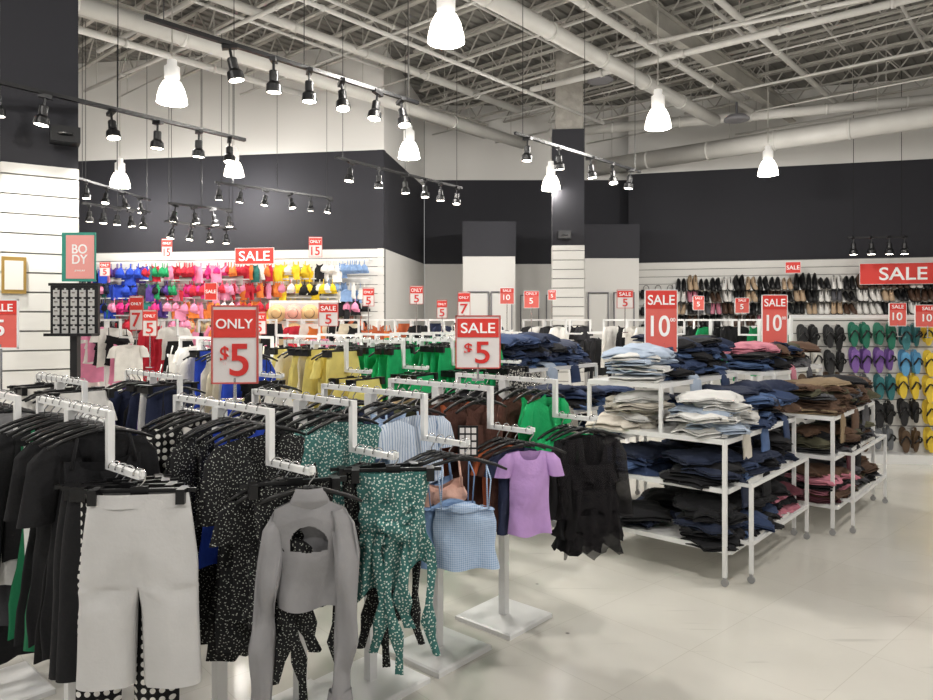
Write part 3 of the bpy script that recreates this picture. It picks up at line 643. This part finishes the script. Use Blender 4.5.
# ---------------- BODY poster and earring display
r=link('poster_sign',None,None,((79-466.5)*5.0/700,5.0,1.86),category='sign',label='pink poster sign with green border reading body')
GRNF=mat('poster_green','#2f8f7e',.5);PNK=mat('poster_pink','#eea39c',.5)
m=MB();m.box((0,0,.19),(.24,.012,.35));link('sign_frame',m.mesh('pf',[GRNF]),r)
m=MB();m.box((.012,-.008,.19),(.2,.004,.31));link('poster',m.mesh('pp',[PNK]),r)
letter(r,'BO\nDY',.012,.21,.11,.14,TXW,-.012);letter(r,'JEWELRY',.012,.09,.09,.015,TXW,-.012)
JX=(73-466.5)*5.0/700
r=link('jewelry_display',None,None,(JX,5.03,0),category='display stand',label='black display stand with small white earring cards')
m=MB();m.box((0,0,1.67),(.34,.03,.36));m.box((0,0,1.855),(.36,.05,.02));m.box((0,-.05,1.495),(.34,.1,.02));link('display_panel',m.mesh('tw',[BLK]),r)
m=MB();m.bar((0,0,.03),(0,0,1.49),.05);link('post',m.mesh('tp',[BLKM]),r)
m=MB();m.box((0,0,.015),(.34,.26,.03));link('base',m.mesh('tb',[BLKM]),r)
m0=MB();m0.box((0,0,0),(.045,.003,.05),0);m0.pipe([(-.01,-.004,.005),(.01,-.004,.005)],.006,6,1);m0.box((0,0,.03),(.012,.003,.015),0);EM=m0.mesh('earcard',[mat('card_white','#bdbdba',.6),CHR])
for i in range(5):
    for j in range(5): link('earring_card',EM,None,(JX-.125+.0625*i,5.01,1.53+.065*j),category='earrings',label='small white card holding earrings',group='earring cards on the display')
m=MB();m.box((0,0,0),(.16,.02,.28));m.box((0,-.012,0),(.12,.004,.22),1);link('framed_notice',m.mesh('fm',[mat('gold_frame','#a8894a',.4,.6),mat('poster_light','#d8d4cc',.5)]),None,oncol(-.17,.02,1.94),CR,category='picture frame',label='gold framed notice on the slatwall column')
# ---------------- tables
CAST=mat('caster_grey','#9b9b9b',.5)
def table(ln,dp,zt,zu,lb):
    r=link('display_table',None,category='display table',label=lb)
    def part(nm,m,mt=WHITE): return link(nm,m.mesh(nm,[mt]),r)
    def top(z,x0,x1,y0,y1,nm):
        m=MB();m.box(((x0+x1)/2,(y0+y1)/2,z-.0125),(x1-x0,y1-y0,.02));
        for y in(y0,y1): m.bar((x0,y,z-.015),(x1,y,z-.015),.025,.03)
        for x in(x0,x1): m.bar((x,y0,z-.015),(x,y1,z-.015),.025,.03)
        part(nm,m)
    top(zt,0,ln,0,dp,'table_top');top(.58,.03,ln-.03,0,dp,'shelf');top(.22,.03,ln-.03,-.02,dp,'lower_shelf');top(zu,.02,ln-.02,.42,dp,'upper_shelf')
    def cast(x,y):
        m=MB();m.pipe([(x-.009,y,.022),(x+.009,y,.022)],.022,14);m.box((x,y,.045),(.022,.016,.03));part('caster',m,CAST)
    for x in(0,ln):
        for y in(0,dp):
            m=MB();m.bar((x,y,.055),(x,y,zt-.03),.024);part('leg',m);cast(x,y)
    for x in(.02,ln-.02):
        for y in(.42,dp): m=MB();m.bar((x,y,zt),(x,y,zu-.02),.022);part('riser',m)
    for x in(.16,ln-.04):
        m=MB();m.bar((x,-.1,.055),(x,-.1,.6),.022);m.bar((x,-.1,.59),(x,0,.59),.02);m.bar((x,-.1,.24),(x,0,.24),.02);part('front_post',m);cast(x,-.1)
    m=MB();m.bar((.16,-.1,.59),(ln-.04,-.1,.59),.022);part('front_rail',m)
    m=MB();m.bar((.16,-.1,.24),(ln-.04,-.1,.24),.022);part('front_rail',m)
    return r
GA=math.atan2(.75,.66)
P1=Vector((1.55,4.2,0));P2=Vector((2.72,5.2,0));P3=Vector((.68,5.4,0))
D1={'k':c('denim_black','#18181c'),'n':c('denim_navy','#222b42'),'d':c('denim_dark','#2f3f60'),'m':c('denim_mid','#4d6690'),'l':c('denim_light','#b3c1d4'),'w':c('denim_white','#dddcd9'),'c':c('denim_cream','#c9c2b6'),'b':c('knit_brown','#5b4435'),'p':c('knit_pink','#c98090'),'g':c('knit_grey','#55555a'),'r':c('knit_burgundy','#5a2c36'),'o':c('knit_olive','#4c4a38'),'a':c('knit_tan','#8d7a60')}
DN={'k':'black','n':'navy','d':'dark blue','m':'mid blue','l':'pale blue','w':'white','c':'cream','b':'brown','p':'pink','g':'grey','r':'burgundy','o':'olive','a':'tan'}
def foldmesh(seed):
    m=MB();cl=[];ms=.9+seed*.4
    hy=.15;
    cl=[(hy,.031),(hy*.75,.032),(hy*.5,.032),(hy*.25,.033),(0,.033),(-hy*.3,.033),(-hy*.6,.032),(-hy,.030)]+[(-hy-.012*math.sin(a),.02+.011*math.cos(a)) for a in(.8,PI/2,2.3)]+[(-hy,.009),(-hy*.6,.0085),(-hy*.3,.0085),(0,.0085),(hy*.4,.0085),(hy,.009)]
    n=len(cl);nx=23;vs=[]
    for i in range(nx):
        u=i/(nx-1);x=(u-.5)*.38
        for side in(1,-1):
            for j,(y,z) in enumerate(cl):
                a=cl[max(0,j-1)];b_=cl[min(n-1,j+1)];dx,dz=b_[0]-a[0],b_[1]-a[1];l=math.hypot(dx,dz);nx_,nz=-dz/l,dx/l
                e=.0085*(1-.5*abs(2*u-1)**6)
                yy=y+side*nx_*e;zz=z-side*nz*e
                w=noise.noise(Vector((x*9+seed*5,yy*8,z*10)))*.007*ms+.007*ms*(.5-abs(noise.noise(Vector((x*22,yy*18,seed)))))
                edge=max(abs(x)/.185,abs(y)/hy);dr=-.016*ms*max(0,edge-.7)/.3*(.5+.5*noise.noise(Vector((seed*7,x*9,y*9))))
                xx=x*(1+.11*ms*noise.noise(Vector((yy*9,seed,2))))+ (.018*ms*noise.noise(Vector((yy*14,seed+5,u))))
                vs.append((xx,yy+.022*ms*noise.noise(Vector((x*9,seed*2,3)))+.012*ms*noise.noise(Vector((x*24,seed*2,z*30))),max(-.012*(seed>2),zz+w+dr)))
    fs=[];st=2*n
    for i in range(nx-1):
        for j in range(n-1):
            a=i*st+j;fs.append((a,a+1,a+st+1,a+st));b2=i*st+n+j;fs.append((b2,b2+st,b2+st+1,b2+1))
        for j in(0,n-1): a=i*st+j;fs.append((a,a+st,a+st+n,a+n))
    for i in(0,nx-1):
        for j in range(n-1): a=i*st+j;fs.append((a,a+1,a+1+n,a+n))
    m.add(vs,fs);return m.mesh('folded',[D1['d']],True)
FMS=[foldmesh(i) for i in range(7)]
def drape(seed):
    """jeans leg flopped over a shelf edge: flat on top then hanging down"""
    m=MB();vs=[];n=10;path=[(.16,.012),(.08,.016),(0,.018),(-.06,.016),(-.09,.006),(-.104,-.02),(-.108,-.07),(-.11,-.12),(-.108,-.17-.03*seed)]
    for k,(y,z) in enumerate(path):
        hang_=k>4
        for j in range(n):
            th=2*PI*j/n;x=.085*math.cos(th)*(1+.12*noise.noise(Vector((k*.6,seed,1))))+.01*math.sin(k*.9+seed)
            t=.013*math.sin(th);q=.008*noise.noise(Vector((x*20,k*.7,seed)))
            vs.append((x,y-(t+q if hang_ else 0),z+(0 if hang_ else t+q)))
    K=len(path);m.add(vs,[(i*n+j,(i+1)*n+j,(i+1)*n+(j+1)%n,i*n+(j+1)%n) for i in range(K-1) for j in range(n)]+[tuple(range(n)),tuple((K-1)*n+j for j in range(n))])
    return m.mesh('draped',[D1['d']],True)
DM=[drape(i) for i in range(3)]
def stack(P,ang,a,bb,z,spec,step=.033):
    R=Matrix.Rotation(ang,3,'Z');h=z+.002
    for i,ch in enumerate(spec):
        tp=i>=len(spec)-2
        p=P+R@Vector((a+random.uniform(-.045,.045),bb+random.uniform(-.045,.045),0))
        kn=ch in'bpgroa'
        o=link('folded_sweater' if kn else 'folded_jeans',random.choice(FMS[3:] if tp else FMS),None,(p.x,p.y,h),ang+random.uniform(-.25,.25)*(3 if tp else 1)+(PI if random.random()<.2 else 0),label='%s folded %s stacked on a white table'%(DN[ch],'knit sweater' if kn else 'denim jeans'),category='sweater' if kn else 'jeans',group='folded clothes on the display tables')
        o.rotation_euler=(random.uniform(-.08,.08),random.uniform(-.08,.08),o.rotation_euler[2])
        setmat(o,D1[ch]); sz=random.uniform(.85,1.25);o.scale=(random.uniform(.95,1.25),random.uniform(.95,1.18),sz);h+=step*(.55+.45*sz)
TB=((P1,0),(P2,1),(P3,2))
for P,kk in TB:
    o=place('table',lambda:table(1.34,.95,.88,1.19,'white metal tiered display table on casters'),(P.x,P.y,0),GA,group='tiered display tables')
SP={0:{'u':['wlwlwl','dmdnmdkn','knkmkdnk'],'t':['wlwwlww','wdmwdmn','ndbdmdn'],'t2':['ccwccw','ndmd','nkn'],'s':['kknkn','nkdnkn','nkkgk'],'s2':['dmdn','kn','knk'],'b':['kkknkkk','kkkkkkk','prkprk'],'b2':['nkk','knk','kkk']},
 1:{'u':['dmdkpp','nkbddn','kgkkb'],'t':['abbgoba','bobgabk','okbkkb'],'t2':['nkr','knb','k'],'s':['gkokb','bkgok','kgkk'],'s2':['k','g','k'],'b':['rbpkrpb','gkgkkg','kgkkb'],'b2':['k','g','k']},
 2:{'u':['mdmdnndd','mdndmndn','dnddmn'],'t':['ndmdn','dndn','ndd'],'t2':['nd','d','n'],'s':['nkn','dk','nn'],'s2':['n','k','n'],'b':['kn','nk','dk'],'b2':['n','k','n']}}
for P,kk in TB:
    for key,zz,bb in(('u',1.19,.68),('t',.88,.2),('t2',.88,.7),('s',.58,.19),('s2',.58,.7),('b',.22,.17),('b2',.22,.7)):
        for i,sp in enumerate(SP[kk][key]): stack(P,GA,.24+i*.43,bb,zz,sp)
    for key,zz,bb in(('u',1.19,.66),('t',.88,.2),('s',.58,.19),('b',.22,.17)):
        for a in(.46,.88): stack(P,GA,a,bb,zz,random.choice(['dmdk','kdnk','mkd'] if kk!=1 else ['bkob','gkbo']) if key!='t' or kk else (['wlwc','dmkn'][a>.5]),.042 if key in'ut' else .036)
    R=Matrix.Rotation(GA,3,'Z')
    for a,zz,bb,ch in((.62,.88,.1,'m'),(1.05,.88,.1,'d'),(.3,.88,.1,'c'),(.5,1.19,.52,'l'),(1.0,1.19,.52,'d'),(.8,.58,.1,'k'),(.4,.58,.1,'n')):
        if kk==1: ch={'m':'b','d':'g','l':'p','k':'k','c':'a','n':'r'}[ch]
        p=P+R@Vector((a+random.uniform(-.1,.1),bb,0));o=link('draped_trousers',random.choice(DM),None,(p.x,p.y,zz+.012),GA+random.uniform(-.08,.08),label='%s trouser leg draped over a white shelf edge'%DN[ch],category='trousers',group='trousers draped over table edges');setmat(o,D1[ch])
# ---------------- right wall shoes
ra=Vector((3.4,14.7,0));rd=(Vector((9.9,13,0))-ra).normalized();rn=Vector((rd.y,-rd.x,0))
SHC=[mat('shoe_black','#141416',.5),mat('shoe_white','#dcdad6',.5),mat('shoe_beige','#b79f84',.6),mat('shoe_pink','#c77f92',.5),mat('shoe_brown','#4a3528',.5),mat('shoe_grey','#55555a',.6)]
SOLE=mat('shoe_sole','#8f8b85',.6)
def shoemesh(heel):
    m=MB();secs=[(-.125,.03,.035),(-.1,.038,.07),(-.05,.038,.075),(0,.038,.055),(.06,.045,.045),(.1,.042,.035),(.125,.02,.015)]
    vs=[];n=10
    for y,w,h in secs:
        lift=heel*max(0,-y/.125)
        for j in range(n):
            a=PI*j/(n-1);vs.append((w*math.cos(a),-y,.015+lift+h*math.sin(a)))
    fs=[(i*n+j,i*n+j+1,(i+1)*n+j+1,(i+1)*n+j) for i in range(6) for j in range(n-1) if not(i in(1,2) and j in(4,))]
    fs+=[tuple(range(n)),tuple(6*n+j for j in range(n))];m.add(vs,fs,0)
    vs=[]
    for y,w,h in secs:
        lift=heel*max(0,-y/.125)
        for x,z in((-w-.004,0),(w+.004,0),(w+.004,.018),(-w-.004,.018)): vs.append((x,-y,z+lift))
    m.add(vs,[(i*4+j,i*4+(j+1)%4,(i+1)*4+(j+1)%4,(i+1)*4+j) for i in range(6) for j in range(4)]+[(0,1,2,3),(27,26,25,24)],1)
    if heel: m.bar((0,.11,heel),(0,.1,0),.02,.02,1)
    return m
SM=[shoemesh(0).mesh('shoe',[SHC[0],SOLE],True),shoemesh(.05).mesh('heel',[SHC[0],SHC[0]],True)]
nm_=['black','white','beige','pink','brown','grey']
rrz=math.atan2(rd.y,rd.x)
def ledge(z):
    a=ra+rd*.9+rn*.03;b_=ra+rd*6.3+rn*.03
    m=MB();R_=[a,b_,b_+rn*.2,a+rn*.2];hz=[.14,.14,0,0]
    m.add([(p.x,p.y,z+h) for p,h in zip(R_,hz)]+[(p.x,p.y,z+h-.012) for p,h in zip(R_,hz)],[(0,1,2,3),(7,6,5,4),(0,4,5,1),(1,5,6,2),(2,6,7,3),(3,7,4,0)])
    link('shoe_shelf',m.mesh('ledge',[WHITE]),label='narrow slanted white shoe shelf on slatwall',category='shelf',group='shoe shelves')
for zi,z in enumerate((2.2,1.96,1.72,1.48,1.24)):
    ledge(z);s=1.0
    while s<6.2:
        ci=random.choices(range(6),[5,2.6,1.6,1,1.8,1.6])[0];me=random.randint(0,1);hh=random.uniform(1.2,2.1);wd_=random.uniform(1.0,1.25)
        for e in(0,.105):
            p=ra+rd*(s+e)+rn*.14;o=link('shoe',SM[me],None,(p.x,p.y,z+.056),rrz+random.uniform(-.25,.25),.6,label='%s women\'s shoe on a white wall shelf'%nm_[ci],category='shoe',group='shoes on the wall shelves');setmat(o,SHC[ci]);o.scale=(wd_,1.15,hh)
        s+=.222
def bag():
    m=MB();vs=[];n=16
    for z,w,d in((0,.1,.04),(.01,.115,.05),(.1,.12,.045),(.17,.1,.025),(.18,.09,.015)):
        for j in range(n):
            t=2*PI*j/n;cc,ss=math.cos(t),math.sin(t);vs.append((w*math.copysign(abs(cc)**.5,cc),d*math.copysign(abs(ss)**.5,ss),z))
    m.add(vs,[(i*n+j,i*n+(j+1)%n,(i+1)*n+(j+1)%n,(i+1)*n+j) for i in range(4) for j in range(n)]+[tuple(range(n))[::-1],tuple(4*n+j for j in range(n))])
    o=link('handbag',m.mesh('bag',[SHC[0]],True),category='handbag',label='black handbag with handle hung on slatwall',group='handbags on the slatwall')
    m=MB();m.pipe([(-.06,0,.17)]+[(.06*math.cos(a),0,.18+.09*math.sin(a)) for a in[PI-PI*i/8 for i in range(9)]]+[(.06,0,.17)],.006,6);link('handle',m.mesh('bh',[SHC[0]],True),o);return o
for i in range(4):
    for j in range(4):
        p=ra+rd*(.12+.24*i)+rn*.08;place('bag',bag,(p.x,p.y,2.05-.36*j),rrz)
for (x,y,w) in((5.9,11.5,2.4),):
    r=link('shelving_unit',None,None,(x,y,0),-.15,category='shelving unit',label='low white open shelving unit with shoes')
    for s in(-1,1): m=MB();m.box((s*w/2,0,.75),(.03,.4,1.5));link('side_panel',m.mesh('cs',[WHITE]),r)
    m=MB();m.box((0,.19,.75),(w,.02,1.5));link('back_panel',m.mesh('cs',[WHITE]),r)
    for z in(.1,.45,.8,1.15,1.49): m=MB();m.box((0,0,z),(w-.03,.38,.02));link('shelf',m.mesh('sh',[WHITE]),r)
    for z in(1.16,1.5):
        k=-w/2+.15
        while k<w/2-.1:
            ci=random.randint(0,5);R=Matrix.Rotation(-.15,3,'Z')
            for e in(0,.1):
                p=Vector((x,y,z))+R@Vector((k+e,-.05,0));o=link('shoe',SM[0],None,p,-.15,label='%s casual shoe on a white shelf'%nm_[ci],category='shoe',group='shoes on the low shelves');setmat(o,SHC[ci])
            k+=.24
# ---------------- flip flops gondola
FA=-.12;GX,GY=5.15,7.98
g=gondola(2.75,1.62,'white slatwall gondola full of flip-flops');g.location=(GX,GY,0);g.rotation_euler=(0,0,FA)
def ffsole():
    m=MB();out=[]
    n=24
    for i in range(n):
        t=2*PI*i/n;y=.138*math.sin(t);w=.05+.009*math.sin(t)-.006*math.cos(2*t)
        out.append((w*math.copysign(abs(math.cos(t))**.85,math.cos(t)),y))
    vs=[(x,0,y-.13) for x,y in out]+[(x,-.018,y-.13) for x,y in out]
    m.add(vs,[tuple(range(n)),tuple(range(n,2*n))[::-1]]+[(i,n+i,n+(i+1)%n,(i+1)%n) for i in range(n)]);return m.mesh('ffsole',[F['green']])
def ffstrap():
    m=MB()
    for s in(-1,1): m.pipe([(s*.05,-.018,-.15),(s*.042,-.045,-.11),(s*.017,-.045,-.075),(0,-.02,-.06)],[.009,.012,.009,.005],6)
    return m.mesh('ffstrap',[BLK],True)
FS=ffsole();FT=ffstrap()
FC={n_:mat('foam_'+n_,h,.6) for n_,h in(('green','#1f7058'),('teal','#2d6f74'),('purple','#7b57a0'),('blue','#5a9cc8'),('yellow','#e6c63c'),('black','#1a1a1c'),('pink','#d98aa0'),('brown','#5b4632'),('grey','#6f7276'),('white','#d6d3cc'))}
cols=[['black','white','brown','black','black'],['black','black','brown','black','black'],['green','purple','grey','black','brown'],['green','purple','teal','black','grey'],['teal','blue','yellow','black','brown'],['yellow']*5,['yellow','blue','yellow','yellow','yellow'],['black','pink','blue','black','black'],['grey','teal','black','black','black'],['grey','teal','black','black','black']]
R=Matrix.Rotation(FA,3,'Z')
for ci,cl in enumerate(cols):
    for ri,cn in enumerate(cl):
        jx=random.uniform(-.015,.015);z=1.56-.29*ri+random.uniform(-.02,.02);bx=-1.22+.268*ci+jx
        for dp in range(2):
          for e in(-1,1):
            p=Vector((GX,GY,0))+R@Vector((bx+e*.058,-.05-.08*dp,0))
            o=link('flip_flop',FS,None,(p.x,p.y,z-.03*dp),FA+e*random.uniform(0,.6),random.uniform(-.08,.12),label='%s foam flip-flop hanging on slatwall'%cn,category='flip-flop',group='flip-flops on the gondola');setmat(o,FC[cn]);sc=random.uniform(.82,1.02);o.scale=(sc,1,sc)
            if dp: link('strap',FT,o)
        p=Vector((GX,GY,0))+R@Vector((bx,0,0));q=p+R@Vector((0,-.17,0))
        m=MB();m.pipe([(p.x,p.y,z-.01),(q.x,q.y,z-.01),(q.x,q.y,z+.01)],.004,5);link('display_hook',m.mesh('peg',[CHR]),label='chrome display hook on slatwall',category='hook',group='display hooks on the gondola')
# ---------------- world, camera
w=bpy.data.worlds.new('World');S.world=w;w.use_nodes=True;w.node_tree.nodes['Background'].inputs[0].default_value=(1,.99,.97,1);w.node_tree.nodes['Background'].inputs[1].default_value=.38
cam=bpy.data.cameras.new('Camera');co=bpy.data.objects.new('Camera',cam);COL.objects.link(co);S.camera=co
co.location=(0,0,1.6);co.rotation_euler=(PI/2,0,0);cam.lens=36*700/933;cam.sensor_width=36;cam.shift_y=-30/933
S.view_settings.view_transform='Standard'
